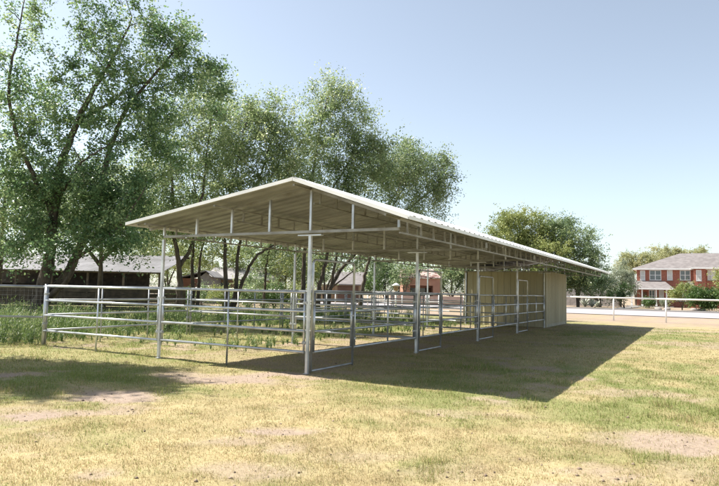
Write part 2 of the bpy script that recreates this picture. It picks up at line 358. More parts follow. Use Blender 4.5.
# ------------------------------------------------------------------ tack room at the far end
ZS = 2.63
shed = thing('tack_room', 'windowless tan ribbed-metal storage room at the far end under the shelter roof', 'shed', (0, 4*B, 0))
def wall_sheet(w, h):
    m1 = MB(); prof = []; n = 3; p = w/n
    for i in range(n):
        o = i*p; prof += [(o, 0), (o+p*0.70, 0), (o+p*0.77, -0.04), (o+p*0.94, -0.04)]
    prof.append((w, 0))
    for (xa, ya), (xb, yb) in zip(prof[:-1], prof[1:]):
        m1.quad((xa, ya, 0), (xb, yb, 0), (xb, yb, h), (xa, ya, h))
        m1.quad((xa, ya+0.004, 0), (xa, ya+0.004, h), (xb, yb+0.004, h), (xb, yb+0.004, 0))
    return m1.mesh('wall_panel', siding)
def wall(ax, ay, bx, by, n, label):
    L = math.hypot(bx-ax, by-ay); ang = math.atan2(by-ay, bx-ax)
    m1 = MB(); m1.box(0, L, 0.02, 0.06, 0.02, 0.08); m1.box(0, L, 0.02, 0.06, ZS-0.08, ZS-0.02); m1.box(0, L, 0.02, 0.06, 1.25, 1.30)
    w = m1.build('wall', steel_primer, shed, loc=(ax, ay - 4*B, 0)); w.rotation_euler = (0, 0, ang); w['label'] = label
    me = wall_sheet(L/n, ZS)
    for i in range(n): link('wall_panel', me, w, (i*L/n, 0, 0))
wall(LX + 0.05, 4*B + 0.05, -0.05, 4*B + 0.05, 4, 'shaded tan end wall facing the stalls')
wall(0.05, 4*B + 0.06, 0.05, 5*B - 0.05, 5, 'pale tan long wall facing the lawn')
wall(-0.05, 5*B - 0.04, LX + 0.05, 5*B - 0.04, 4, 'back wall facing the road')
wall(LX - 0.05, 5*B - 0.05, LX - 0.05, 4*B + 0.06, 5, 'long wall facing the trees')
for x, y in ((0.045, 0.045), (0.045, B - 0.045), (LX - 0.045, 0.045), (LX - 0.045, B - 0.045)):
    m1 = MB(); m1.box(x-0.05, x+0.05, y-0.05, y+0.05, 0, ZS+0.01); m1.build('corner_trim', siding, shed)
m1 = MB(); m1.box(0.052, 0.062, 0.15, B-0.15, 0.0, 0.14); m1.build('base_flashing', galv_old, shed)
m1 = MB(); m1.box(LX+0.08, -0.08, 0.12, B-0.14, ZS-0.06, ZS-0.045); m1.build('ceiling', dark_wood, shed)

# ------------------------------------------------------------------ galvanized panels and walk-through gates
RZ = (1.47, 1.12, 0.755, 0.375)
tube_cache = {}
def tube_me(name, L, r, axis, mat, n=10):
    key = (name, round(L, 3), r, axis, mat.name)
    if key not in tube_cache:
        e = (L, 0, 0) if axis == 'x' else (0, 0, L)
        tube_cache[key] = MB().tube([(0, 0, 0), e], r, n).mesh(name, mat, True)
        me = tube_cache[key]
        for p in me.polygons:
            if len(p.vertices) > 4: p.use_smooth = False
    return tube_cache[key]
import random as _r
prng = _r.Random(3)
clamp_me = MB().box(-.045, .045, -.03, .03, -.02, .02).mesh('clamp', galv_old)
PANELS = 'galvanized pipe panels of the stalls and runs'
def panel(ax, ay, bx, by, label, mids=1, mat=None, low=-0.01, ends=RZ[3] - 0.03):
    mat = mat or galv
    L = math.hypot(bx-ax, by-ay); ang = math.atan2(by-ay, bx-ax)
    t = thing('livestock_panel', label, 'fence panel', (ax, ay, 0), ang, PANELS)
    prng.seed(label); t.rotation_euler = (prng.uniform(-.012, .012), prng.uniform(-.004, .004), ang); t.location.z = prng.uniform(-.012, .012)
    for xx in (0.0, L):
        for zz in (0.55, 1.28): link('clamp', clamp_me, t, (xx, 0, zz))
    for z in RZ: link('rail', tube_me('rail', L, 0.026, 'x', mat), t, (0, 0, z))
    for i in range(mids + 2):
        x = 0.0 + (L) * i / (mids + 1)
        z1 = 1.49 if i in (0, mids+1) else 1.455
        r = 0.021 if i in (0, mids+1) else 0.019
        x = min(max(x, 0.02), L-0.02)
        zb = ends if i in (0, mids+1) else low
        link('upright', tube_me('upright', z1 - zb - 0.01, r, 'z', mat), t, (x, 0 if i in (0, mids+1) else -0.004, zb))
    return t
panel(LX + 0.06, 0, -0.06, 0, 'near end panel of the first stall, under the roof gable beside the corner post')
panel(-7.88, 0, LX - 0.06, 0, 'near end panel of the first run, sunlit, left of the roof edge')
fp_ = link('corner_post', tube_me('corner_post', 1.53, 0.034, 'z', galv), bpy.data.objects['livestock_panel.001'], (-0.03, 0.01, -0.01))
ords = ['first', 'second', 'third', 'fourth']
for k in range(1, 4):
    panel(LX + 0.06, k*B, -0.06, k*B, 'four-rail divider panel inside the shelter between the %s and %s stalls' % (ords[k-1], ords[k]), mat=galv_old)
    panel(-7.88, k*B, LX - 0.06, k*B, 'four-rail divider panel out in the sun between the %s and %s runs' % (ords[k-1], ords[k]), mat=galv_old)
panel(-7.88, 4*B, LX - 0.1, 4*B, 'far end panel of the last run, beside the tan room', mat=galv_old)
for k in range(4):
    panel(-7.9, k*B + 0.05, -7.9, (k+1)*B - 0.05, 'outer panel closing the %s run from the near end, facing the trees' % ords[k], mat=galv_old, ends=-0.01, mids=2)
for k in range(4):
    panel(0, k*B + 1.715, 0, (k+1)*B - 0.06, 'front panel of the %s stall from the near corner, right of its gate' % ords[k], low=RZ[3])
GW = 1.53; GH = 2.09
for k in range(4):
    t = thing('walk_through_gate', 'tall framed bow gate of the %s stall from the near corner' % ords[k], 'gate', (0, k*B + 0.125, 0), PI/2, 'bow gates of the stalls')
    r = 0.024
    m1 = MB(); m1.tube([(0, 0, 0), (0, 0, GH-0.07), (0.02, 0, GH-0.02), (0.07, 0, GH), (GW-0.07, 0, GH), (GW-0.02, 0, GH-0.02), (GW, 0, GH-0.07), (GW, 0, 0)], r, 10); m1.build('bow_frame', galv, t, True)
    m1 = MB(); m1.tube([(0.026, 0, 0.035), (GW-0.026, 0, 0.035)], 0.02, 8); m1.build('threshold_bar', galv, t, True)
    m1 = MB(); m1.tube([(0.075, 0, RZ[3]), (0.075, 0, 1.47)], 0.021, 10)
    leaf = m1.build('gate_leaf', galv, t, True)
    link('stile', tube_me('stile', 1.47 - RZ[3], 0.021, 'z', galv), leaf, (GW-0.075, 0, RZ[3]))
    for z in RZ: link('rail', tube_me('rail', GW-0.15, 0.022, 'x', galv), leaf, (0.075, 0, z))
    for z in (0.6, 1.25):
        m1 = MB(); m1.box(0.02, 0.06, -0.018, 0.018, z, z+0.05); m1.build('hinge', galv_old, t)
    m1 = MB(); m1.box(GW-0.11, GW-0.02, -0.03, -0.018, 1.0, 1.03); m1.build('latch', galv_old, t)

# ------------------------------------------------------------------ pipe and wire fence running off to the left
fdir = np.array([-0.82, -0.572]); flen = 9.0; fang = math.atan2(fdir[1], fdir[0])
t = thing('pipe_wire_fence', 'weathered two-rail pipe fence with wire mesh in tall weeds at the left edge', 'fence', (-7.93, -0.03, 0), fang)
for z in (1.45, 0.70):
    link('rail', tube_me('rail', flen, 0.032 if z > 1 else 0.026, 'x', galv_old), t, (0, 0, z))
for i in range(1, 4):
    link('post', tube_me('post', 1.50, 0.04, 'z', galv_old), t, (0.02 + i*2.99, 0, 0))
m1 = MB()
for i in range(13): m1.tube([(0, 0.036, 0.08 + i*0.105), (flen, 0.036, 0.08 + i*0.105)], 0.0016, 3, False)
for i in range(int(flen/0.10)): m1.tube([(0.05 + i*0.10, 0.036, 0.05), (0.05 + i*0.10, 0.036, 1.40)], 0.0014, 3, False)
w = m1.build('wire_mesh', wire_m, t); w['kind'] = 'stuff'

# ------------------------------------------------------------------ white pipe fence along the road
FY = 31.8; x0, x1 = -46.0, 34.0
t = thing('white_rail_fence', 'white painted single-rail pipe fence between the lawn and the road', 'fence', (x0, FY, 0))
for i in range(16): link('top_rail', tube_me('top_rail', 4.99, 0.052, 'x', white_pipe), t, (i*5.0, 0, 1.42))
for i in range(int((x1-x0)/2.95)+1):
    link('post', tube_me('post', 1.42, 0.044, 'z', white_pipe), t, (0.4 + i*2.95, 0, -0.02))

# ------------------------------------------------------------------ trees
def catmull(pts, n=5):
    P = [np.array(p, float) for p in pts]; P = [2*P[0]-P[1]] + P + [2*P[-1]-P[-2]]; out = []
    for i in range(1, len(P)-2):
        for k in range(n):
            t = k/n; a, b, c, d = P[i-1], P[i], P[i+1], P[i+2]
            out.append(0.5*((2*b) + (-a+c)*t + (2*a-5*b+4*c-d)*t*t + (-a+3*b-3*c+d)*t**3))
    out.append(P[-2]); return out
def leaf_cloud(centers, sig, n_each, size, rng, flat=0.75, droop=0.0, tint_by=None, aspect=0.55, mid=None):
    """leaves set along short twigs that fan out of each clump centre"""
    K = 11; m = max(3, n_each // K); nc = len(centers)
    mid = centers.mean(0) if mid is None else mid
    out = centers - mid; out /= np.linalg.norm(out, axis=1)[:, None] + 1e-6
    d = rng.normal(size=(nc, K, 3)) + out[:, None]*0.55 + np.array([0, 0, 0.25]); d /= np.linalg.norm(d, axis=2)[:, :, None]
    L = (np.asarray(sig)[:, None] * rng.uniform(0.7, 2.6, (nc, K)))
    t = rng.random((nc, K, m))**0.75
    p = centers[:, None, None] + d[:, :, None]*(L[:, :, None]*t)[..., None]
    p[..., 2] -= droop * (t**2) * L[:, :, None] * 1.2
    p = (p + rng.normal(size=p.shape) * (0.05 + 0.09*np.asarray(sig))[:, None, None, None]).reshape(-1, 3); N = len(p)
    nrm = rng.normal(size=(N, 3)); nrm[:, 2] = np.abs(nrm[:, 2]) * 1.0 + 0.25; nrm /= np.linalg.norm(nrm, axis=1)[:, None]
    a = np.cross(nrm, rng.normal(size=(N, 3))); a /= np.linalg.norm(a, axis=1)[:, None] + 1e-9
    b = np.cross(nrm, a)
    s = size * (0.55 + 0.9*rng.random(N))[:, None]
    w = s * aspect
    V = np.stack([p - a*s*0.5, p + b*w*0.5 + a*s*0.05, p + a*s*0.5, p - b*w*0.5 + a*s*0.05], 1).reshape(-1, 3)
    ct = np.repeat(rng.normal(0, 0.17, nc), K*m)
    tt = np.clip(0.47 + ct + rng.normal(0, 0.19, N), 0, 1)
    return V, np.arange(N*4).reshape(-1, 4), np.repeat(tt, 4)
def make_tree(name, label, base, rz, stems, radii, blobs, mats, seed, n_leaf=140, leaf=0.09, sig=0.4, group=None, limb=0.03, droop=0.15, cat='tree', sides=7, twig=True, fill=1.0):
    """stems: polylines in the tree's own frame; blobs: (x, y, z, rx, ry, rz, clumps)"""
    rng = np.random.default_rng(seed)
    t = thing(name, label, cat, (base[0], base[1], 0), rz, group)
    tr = MB(); nodes = []; nrad = []
    for st, (ra, rb) in zip(stems, radii):
        p = catmull(st, 5); n = len(p)
        p = [q + rng.normal(0, 0.02, 3)*(1 if i else 0) for i, q in enumerate(p)]
        rr = [ra + (rb-ra)*(i/(n-1))**0.8 for i in range(n)]
        if st[0][2] <= 0.05:
            p.insert(0, p[0] - np.array([0, 0, 0.15])); rr[0] *= 1.05; rr.insert(0, rr[0]*1.45)
        tr.tube(p, rr, sides)
        for q, r in list(zip(p, rr))[2:]: nodes.append(q); nrad.append(r)
    cl = []
    for (x, y, z, rx, ry, rzz, n) in blobs:
        n = int(n*fill + 0.5)
        q = rng.normal(size=(n, 3)); q /= np.linalg.norm(q, axis=1)[:, None]
        q *= (rng.random(n)**0.45)[:, None]
        cl.append(q*np.array([rx, ry, rzz]) + np.array([x, y, z]))
    cl = np.concatenate(cl); cl = cl[cl[:, 2] > 0.5]
    nod = np.array(nodes); nr = np.array(nrad)
    d0 = np.min(np.linalg.norm(cl[:, None] - nod[None], axis=2), axis=1)
    for i in np.argsort(d0):
        c = cl[i]; v = c - nod; dist = np.linalg.norm(v, axis=2 if v.ndim == 3 else 1)
        cost = dist + 0.7*np.maximum(0, nod[:, 2] - c[2] + 0.25*dist) + 0.25*np.maximum(0, 0.03 - nr)*20
        j = int(np.argmin(cost)); a = nod[j]; L = dist[j]
        if L < 0.15: continue
        r0 = min(nr[j]*0.75, 0.012 + limb*L*0.5); m1 = a + (c-a)*0.35 + np.array([0, 0, 0.10*L]) + rng.normal(0, 0.06*L, 3); m2 = a + (c-a)*0.72 + np.array([0, 0, 0.08*L]) + rng.normal(0, 0.06*L, 3)
        pts = [a, m1, m2, c]; rr = [r0, r0*0.75, r0*0.5, max(r0*0.2, 0.006)]
        tr.tube(pts, rr, 5, False)
        nod = np.concatenate([nod, [m1, m2, c]]); nr = np.concatenate([nr, [rr[1], rr[2], rr[3]]])
        if twig:
            for q in range(3):
                e = c + rng.normal(0, sig*0.5, 3); tr.tube([c + (a-c)*0.1*q, (c+e)/2 + np.array([0, 0, 0.05]), e], [0.008, 0.006, 0.003], 3, False)
    tr.build('trunk', bark, t, True)
    V, Fq, tint = leaf_cloud(cl, sig*(0.65 + 0.7*rng.random(len(cl))), n_leaf, leaf, rng, droop=droop)
    link('crown', fast_mesh('crown', V, Fq, mats, tint=tint), t)
    return t
def P(px, py, x0, d, y=0.0):
    s = d / FPX; return ((px - x0)*s, y, max(0.0, 1.538 + (horizon(px) - py)*s))
def BL(px, py, rx, ry, n, x0, d, y=0.0, dy=1.6):
    s = d / FPX; q = P(px, py, x0, d, y); return (q[0], y, q[2], rx*s, dy, ry*s, n)

# the large tree at the left
d = 24.0; X = 38
make_tree('elm_tree', 'large dark green tree with forked leaning trunks at the left, behind the wire fence', ground_at(X, d), YAW,
  [[P(38,321,X,d), P(44,280,X,d), P(49,245,X,d), P(50,205,X,d), P(53,160,X,d,.1), P(66,115,X,d,.2), P(82,82,X,d,.1), P(100,52,X,d,0), P(120,10,X,d,-.2)],
   [P(42,305,X,d,.15), P(60,275,X,d,.4), P(73,240,X,d,.6), P(84,205,X,d,.8), P(92,150,X,d,.8), P(112,100,X,d,.6), P(145,60,X,d,.4), P(165,35,X,d,.4)],
   [P(46,300,X,d,-.1), P(70,283,X,d,-.4), P(83,260,X,d,-.6), P(100,248,X,d,-.8), P(128,226,X,d,-1.), P(150,190,X,d,-1.)],
   [P(50,215,X,d), P(36,185,X,d,-.4), P(18,140,X,d,-.7), P(8,90,X,d,-.9), P(14,40,X,d,-.9), P(16,0,X,d,-.8)],
   [P(66,115,X,d,.2), P(92,95,X,d,.6), P(115,72,X,d,.9), P(150,70,X,d,1.0)],
   [P(50,205,X,d), P(68,180,X,d,-.4), P(84,165,X,d,-.8), P(110,150,X,d,-1.1)]],
  [(.30,.03), (.22,.03), (.13,.02), (.13,.02), (.09,.02), (.09,.02)],
  [BL(30,185,52,40,42,X,d), BL(85,190,50,38,46,X,d), BL(118,190,38,36,30,X,d,-.4), BL(20,120,45,38,30,X,d), BL(85,120,45,34,30,X,d), BL(135,120,38,40,30,X,d), BL(110,62,38,28,22,X,d),
   BL(160,62,38,30,22,X,d), BL(172,28,26,20,9,X,d), BL(190,70,26,22,12,X,d), BL(203,92,18,16,6,X,d), BL(160,150,30,34,14,X,d), BL(70,247,60,10,14,X,d,-.8), BL(130,242,30,10,9,X,d,-.8), BL(62,68,22,26,12,X,d), BL(80,20,26,22,12,X,d), BL(130,15,26,18,9,X,d), BL(12,25,18,30,8,X,d), BL(5,75,24,20,8,X,d), BL(45,228,55,16,20,X,d), BL(115,228,36,16,14,X,d,-.5),
   BL(-25,150,30,70,24,X,d), BL(60,-35,80,22,18,X,d), BL(0,240,30,14,9,X,d,1.0)],
  leafA, 3, n_leaf=187, leaf=0.115, sig=0.45, fill=1.1)
# the paler trees behind the runs
def mid_tree(label, X, d, stems, radii, blobs, mat, seed, **kw):
    st = [[P(a, b, X, d, c) for a, b, c in s] for s in stems]
    make_tree('cottonwood_tree', label, ground_at(X, d), YAW, st, radii, [BL(a, b, rx, ry, n, X, d, 0, dy) for a, b, rx, ry, n, dy in blobs], mat, seed, group='trees behind the runs', **kw)
KW = dict(n_leaf=132, leaf=0.115, sig=0.56, limb=0.022, fill=2.15)
mid_tree('tree with a straight dark trunk just right of the left roof post', 179, 30,
  [[(179,316,0),(180,285,0),(176,255,0),(170,225,0),(165,170,.2),(155,120,.3)], [(178,268,0),(190,240,.3),(196,190,.5),(200,130,.5),(205,90,.4)]], [(.20,.03),(.12,.02)],
  [(160,170,30,50,24,1.8),(160,212,26,16,14,1.6),(195,150,34,46,30,1.8),(200,100,26,22,12,1.5),(165,115,26,30,12,1.5),(180,225,40,20,16,1.6)], leafB, 21, **KW)
mid_tree('slender twin-stemmed tree behind the left half of the roof', 194, 33,
  [[(193,314,0),(193,285,0),(191,255,0),(193,210,0),(186,160,0),(180,110,0)], [(197,314,.1),(198,280,.2),(198,250,.3),(208,200,.4),(222,140,.3)]], [(.14,.02),(.12,.02)],
  [(215,150,34,46,26,1.7),(205,205,26,14,12,1.5),(225,110,26,24,12,1.4),(185,190,30,30,14,1.6),(225,225,34,16,12,1.5)], leafB, 22, **KW)
mid_tree('tree with several spreading trunks seen below the truss left of the corner post', 230, 32,
  [[(228,314,0),(226,285,0),(224,255,0),(222,215,0),(232,160,.2),(240,110,.2)], [(231,314,.1),(236,285,.1),(236,255,.2),(246,205,.3),(262,150,.3),(272,105,.2)], [(234,308,0),(246,275,-.2),(256,258,-.4),(272,247,-.5),(292,238,-.6),(305,215,-.6)]], [(.17,.02),(.15,.02),(.12,.02)],
  [(245,150,34,46,28,1.8),(240,190,34,18,14,1.6),(275,150,30,30,14,1.6),(270,130,30,38,22,1.6),(255,105,24,18,8,1.3),(285,175,34,34,20,1.6),(250,215,50,18,18,1.7),(300,225,26,14,8,1.4)], leafB, 23, **KW)
mid_tree('short slim tree between the spreading trunks and the corner post', 264, 36,
  [[(264,312,0),(265,285,0),(266,262,0),(270,230,0),(268,190,0)]], [(.10,.02)], [(275,205,30,40,24,1.6),(262,250,16,14,6,1.0),(285,250,20,16,8,1.0)], leafC, 24, **KW)
mid_tree('tall feathery tree rising above the roof peak', 303, 34,
  [[(303,313,0),(303,285,0),(304,250,0),(308,200,0),(312,150,.2),(320,100,.2),(326,80,.2)], [(304,240,0),(322,200,.3),(345,160,.4),(355,125,.3)]], [(.17,.02),(.11,.02)],
  [(315,140,28,34,26,1.6),(325,96,26,22,18,1.4),(352,118,20,18,9,1.2),(345,150,28,34,22,1.5),(300,180,30,34,20,1.6),(345,95,12,16,4,.9),(330,205,40,28,22,1.6)], leafB, 25, **KW)
mid_tree('tree with a leaning dark trunk seen inside the first gate frame', 319, 34,
  [[(318,314,0),(319,290,0),(325,262,0),(330,230,0),(340,190,.2),(350,150,.2)]], [(.17,.02)], [(345,180,30,34,20,1.5),(365,150,26,18,10,1.4),(330,230,30,18,12,1.4),(370,165,24,22,12,1.4)], leafC, 26, **KW)
mid_tree('tree with a trunk bending right inside the first gate frame', 329, 36,
  [[(328,312,0),(331,288,0),(340,270,.2),(352,256,.3),(372,232,.4),(395,190,.4),(410,160,.4)], [(331,288,0),(335,262,-.2),(345,220,-.3),(365,175,-.3)]], [(.17,.02),(.11,.02)],
  [(375,180,30,30,22,1.5),(400,165,26,22,16,1.5),(365,235,28,16,12,1.4),(395,215,26,18,14,1.4)], leafC, 27, **KW)
mid_tree('rightmost tree over the roof, with drooping green crown', 361, 38,
  [[(360,310,0),(363,285,0),(368,262,0),(380,230,.2),(400,190,.3),(420,160,.3)], [(380,230,.2),(410,205,.3),(436,185,.3),(446,175,.3)]], [(.16,.02),(.09,.02)],
  [(415,170,26,24,24,1.5),(436,180,18,26,18,1.3),(425,205,28,18,18,1.4),(395,175,26,26,16,1.5),(405,152,20,12,8,1.2),(440,160,10,10,4,.8)], leafC, 28, **KW)
# a tree standing left of the view whose shade falls across the near grass
make_tree('shade_tree', 'tree just left of the view, shading the near grass', (-9.6, -4.2), YAW,
  [[(0,0,0),(.1,0,2.),(.0,.1,4.5),(.3,0,7.),(.2,.2,9.5)], [(.0,.1,4.2),(-.8,.2,6.),(-1.2,.1,8.)]], [(.2,.03),(.12,.02)],
  [(0,0,7.2,1.5,1.9,1.6,40),(-.2,.3,9.2,1.4,1.7,1.4,30),(-.3,0,5.8,1.3,1.6,.8,24),(-.8,.3,11,1.3,1.4,.9,16)], leafA, 31, n_leaf=200, leaf=0.14, sig=0.45, fill=1.8)
make_tree('shade_tree', 'second tree left of the view, shading the weeds by the barn', (-24.5, 2.5), YAW,
  [[(0,0,0),(.2,0,2.5),(.0,.1,5.),(.3,0,8.),(.2,.2,11)], [(.0,.1,3.2),(-1.2,.2,6.),(-1.8,.1,9.)]], [(.26,.03),(.15,.02)],
  [(0,0,7.5,2.2,3.0,2.6,90),(-.2,.3,10.5,2.0,2.4,1.6,40),(-.6,0,5.,2.2,3.0,1.2,40)], leafA, 32, n_leaf=110, leaf=0.2, sig=0.6)
make_tree('backdrop_tree', 'lower leafy tree close behind the large tree, in front of the barn', (-22.5, 12.5), YAW,
  [[(0,0,0),(.1,0,2.),(.0,.1,4.),(.3,0,7.)], [(.0,.1,2.6),(-1.6,.2,4.5),(-2.4,.1,6.)], [(.0,.1,2.8),(1.6,.2,4.5),(2.4,.1,6.)]], [(.2,.03),(.12,.02),(.12,.02)],
  [(0,0,5.8,3.0,2.4,1.7,70),(-2.2,.3,5.2,2.0,2.,1.4,36),(2.2,0,5.2,2.0,2.0,1.4,36),(0,0,7.6,2.4,1.6,1.0,26)], leafC, 33, n_leaf=150, leaf=0.14, sig=0.55)
make_tree('backdrop_tree', 'tree beyond the left edge of the barn, behind the large tree', (-29.5, 11.0), YAW,
  [[(0,0,0),(.1,0,2.5),(.0,.1,5.),(.3,0,8.5)], [(.0,.1,3.),(-1.6,.2,5.),(-2.4,.1,7.)]], [(.22,.03),(.13,.02)],
  [(0,0,6.5,3.0,2.6,2.2,80),(-2.2,.3,5.6,2.2,2.,1.6,36),(2.0,0,5.6,2.0,2.0,1.6,36)], leafB, 34, n_leaf=140, leaf=0.15, sig=0.6)
# trees and bushes further off
def far_plant(name, label, X, ybase, Yd, blobs, mat, seed, cat='tree', n_leaf=90, leaf=0.24, sig=0.6, trunk=0.2, group=None, dy=2.0, fill=1.0):
    """blobs in photograph measure on the upright plane at world Y = Yd"""
    g = on_y(X, horizon(X), Yd); base = (float(g[0]), float(g[1])); bl = []; st = []
    s = float(np.linalg.norm(on_y(X+1, horizon(X), Yd) - g))
    for (a, b, rx, ry, n) in blobs:
        q = on_y(a, b, Yd); bl.append((q[0]-base[0], 0, q[2], rx*s, dy, ry*s, n))
    top = max(bl, key=lambda q: q[2]); zt = top[2]
    for q in bl[:4]: st.append([(0, 0, 0), (q[0]*.15, .0, q[2]*.35), (q[0]*.6, .1, q[2]*.7), (q[0], 0.1, q[2])])
    make_tree(name, label, base, 0, st, [(trunk, .03)]*len(st), bl, mat, seed, n_leaf=n_leaf, leaf=leaf, sig=sig, group=group, cat=cat, sides=6, twig=False, limb=0.02, fill=fill)
far_plant('willow_tree', 'broad yellow-green tree rising behind the tan room', 520, 306, 68, [(520,240,36,24,60),(500,250,30,22,34),(545,252,28,26,40),(520,222,24,12,18),(478,252,20,16,24),(540,275,45,14,34)], leafY, 41, sig=.8, leaf=.19, n_leaf=300, dy=4, fill=1.5)
far_plant('roadside_tree', 'mid-green tree right of the yellow-green one, behind the far end of the roof', 578, 306, 70, [(572,240,22,20,30),(588,262,16,18,26),(572,272,24,16,34),(560,228,18,10,14),(590,282,12,9,14),(598,275,8,10,7)], leafC, 42, sig=.85, leaf=.19, n_leaf=280, dy=3.6, fill=1.3)
far_plant('dark_tree', 'dark clump of evergreen showing between the tan room and the board fence', 600, 306, 78, [(580,284,20,8,26),(560,280,16,10,20),(602,284,10,8,14)], leafD, 43, sig=.6, leaf=.2, n_leaf=120)
far_plant('olive_tree', 'hazy olive tree left of the brick house roof', 636, 306, 108, [(632,264,13,12,26),(648,260,14,9,22),(625,262,8,10,10)], leafO, 44, sig=.8, leaf=.2, n_leaf=320, dy=4)
far_plant('olive_tree', 'pale green tree rising behind the brick house ridge', 664, 306, 122, [(660,256,13,8,20),(672,254,10,7,14),(650,264,14,8,16)], leafO, 45, sig=.8, leaf=.21, n_leaf=320, dy=4)
far_plant('olive_tree', 'small treetop behind the right end of the house roof', 701, 306, 124, [(701,252,10,5,12),(686,254,8,4,8)], leafO, 46, sig=.7, leaf=.21, n_leaf=260, dy=4)
far_plant('grey_tree', 'grey-green tree between the roof tip and the brick house', 620, 306, 84, [(622,276,10,14,26),(612,284,8,9,14),(628,286,8,8,12)], leafS, 47, sig=.65, leaf=.18, n_leaf=220, dy=2.5)
far_plant('bush', 'bright green bush at the left corner of the brick house', 624, 306, 74, [(622,292,8,8,20),(612,296,6,6,9)], leafG, 48, cat='bush', sig=.45, leaf=.16, n_leaf=110, trunk=.08, dy=1.6)
far_plant('shrub', 'tall yellow-green shrub right of the house porch', 682, 306, 74, [(682,292,9,8,24),(674,294,5,6,9),(690,291,6,8,12)], leafY, 49, cat='bush', sig=.4, leaf=.15, n_leaf=110, trunk=.06, dy=1.4)
far_plant('shrub', 'dense green hedge shrub below the brick bay window', 704, 306, 72, [(700,296,10,9,40),(714,296,10,9,40),(692,301,6,6,14),(706,304,14,4,20)], leafG, 50, cat='bush', sig=.4, leaf=.15, n_leaf=130, trunk=.06, dy=1.4)
far_plant('shrub', 'green hedge running out of the picture on the right', 730, 306, 71, [(728,295,10,10,40),(742,296,9,9,30)], leafG, 51, cat='bush', sig=.4, leaf=.15, n_leaf=130, trunk=.06, dy=1.4)
far_plant('shrub', 'low round bush in front of the porch', 649, 306, 80, [(649,302,6,3.6,24)], leafG, 52, cat='bush', sig=.35, leaf=.14, n_leaf=110, trunk=.05, dy=1.0)
far_plant('shrub', 'low sparse bush below the right porch post', 664, 306, 80, [(664,302.5,4.5,3,14)], leafS, 53, cat='bush', sig=.35, leaf=.14, n_leaf=90, trunk=.05, dy=.8)
far_plant('yard_tree', 'small yellowing tree at the right edge before the brick house', 722, 306, 70, [(722,278,7,12,18)], leafY, 54, sig=.5, leaf=.16, n_leaf=110, trunk=.08, dy=1.2)
far_plant('bush', 'rounded green tree beside the pink adobe house', 386, 305, 66, [(384,276,17,13,50),(398,282,9,8,16),(370,284,10,8,16)], leafG, 55, sig=.7, leaf=.22, n_leaf=140, trunk=.12, dy=2.2)
far_plant('yard_tree', 'green tree between the adobe house and the tan room', 452, 305, 66, [(450,270,13,14,40),(462,278,10,14,24),(440,282,6,9,10)], leafC, 56, sig=.7, leaf=.22, n_leaf=140, trunk=.12, dy=2.2)
far_plant('bush', 'yellow-green bush left of the corner post, beyond the runs', 286, 304, 40, [(284,258,20,22,70),(304,264,14,18,40),(262,256,16,16,40)], leafY, 57, sig=.5, leaf=.16, n_leaf=130, trunk=.1, dy=2)
far_plant('bush', 'shaded bush behind the short slim tree', 262, 304, 33, [(250,284,12,7,16),(266,284,12,7,16)], leafC, 58, cat='bush', sig=.4, leaf=.14, n_leaf=120, trunk=.08, dy=1.6)
far_plant('bush', 'bright foliage behind the trunks right of the left roof post', 212, 304, 40, [(212,252,22,18,70),(190,254,18,18,44),(238,254,16,16,40)], leafY, 59, sig=.5, leaf=.16, n_leaf=110, trunk=.1, dy=2)
far_plant('yard_tree', 'leafy tree behind the barn, left of the roof post', 130, 304, 30, [(120,225,34,26,50),(148,240,18,20,24),(95,245,22,14,14)], leafB, 60, sig=.55, leaf=.16, n_leaf=110, trunk=.14, dy=2.2)

far_plant('yard_tree', 'tree filling the gap behind the barn end, left of the straight dark trunk', 168, 304, 42, [(166,258,18,24,64),(146,250,18,18,44),(182,248,14,18,36)], leafY, 61, sig=.55, leaf=.17, n_leaf=130, trunk=.14, dy=2.4)
far_plant('yard_tree', 'leafy tree behind the leaning trunks in the first gate frame', 325, 304, 44, [(322,258,18,22,60),(345,252,18,14,44),(310,272,12,14,22),(370,258,16,14,30)], leafC, 62, sig=.55, leaf=.17, n_leaf=130, trunk=.14, dy=2.4)
far_plant('yard_tree', 'leafy tree overlapping the left side of the pink adobe house', 404, 304, 58, [(402,274,10,12,30),(412,270,8,6,12)], leafC, 65, sig=.55, leaf=.17, n_leaf=130, trunk=.1, dy=1.8)
far_plant('hedge_row', 'long shaded tree line far behind the barn', 60, 300, 70, [(a, 262 + 6*math.sin(a*.31), 20, 14, 16) for a in range(-20, 190, 18)], leafC, 63, sig=.9, leaf=.3, n_leaf=110, trunk=.2, dy=3)
far_plant('hedge_row', 'long tree line far behind the houses and runs', 290, 300, 92, [(a, 272 + 5*math.sin(a*.23), 16, 12, 12) for a in range(190, 500, 17)], leafC, 64, sig=1.1, leaf=.36, n_leaf=110, trunk=.2, dy=3)

for i, (px, Yd, w_, h_, mt, lab) in enumerate(((202, 26, 12, 7, leafC, 'low bush in front of the rusty red shed'), (224, 25, 12, 6, leafY, 'low yellow-green bush at the foot of the spreading trunks'), (248, 24, 13, 7, leafC, 'low dark bush right of the spreading trunks'),
        (274, 25, 13, 7, leafG, 'low bush at the foot of the short slim tree'), (300, 26, 12, 8, leafY, 'low bush close left of the corner post, beyond the runs'), (178, 23, 12, 6, leafG, 'low bush at the foot of the straight dark trunk'))):
    far_plant('bush', lab, px, 305, Yd, [(px, 294, w_, h_, 26), (px-5, 300, w_*.7, h_*.7, 10), (px+6, 300, w_*.7, h_*.7, 10)], mt, 70+i, cat='bush', sig=.28, leaf=.10, n_leaf=130, trunk=.05, dy=1.0, group='low bushes beyond the runs')

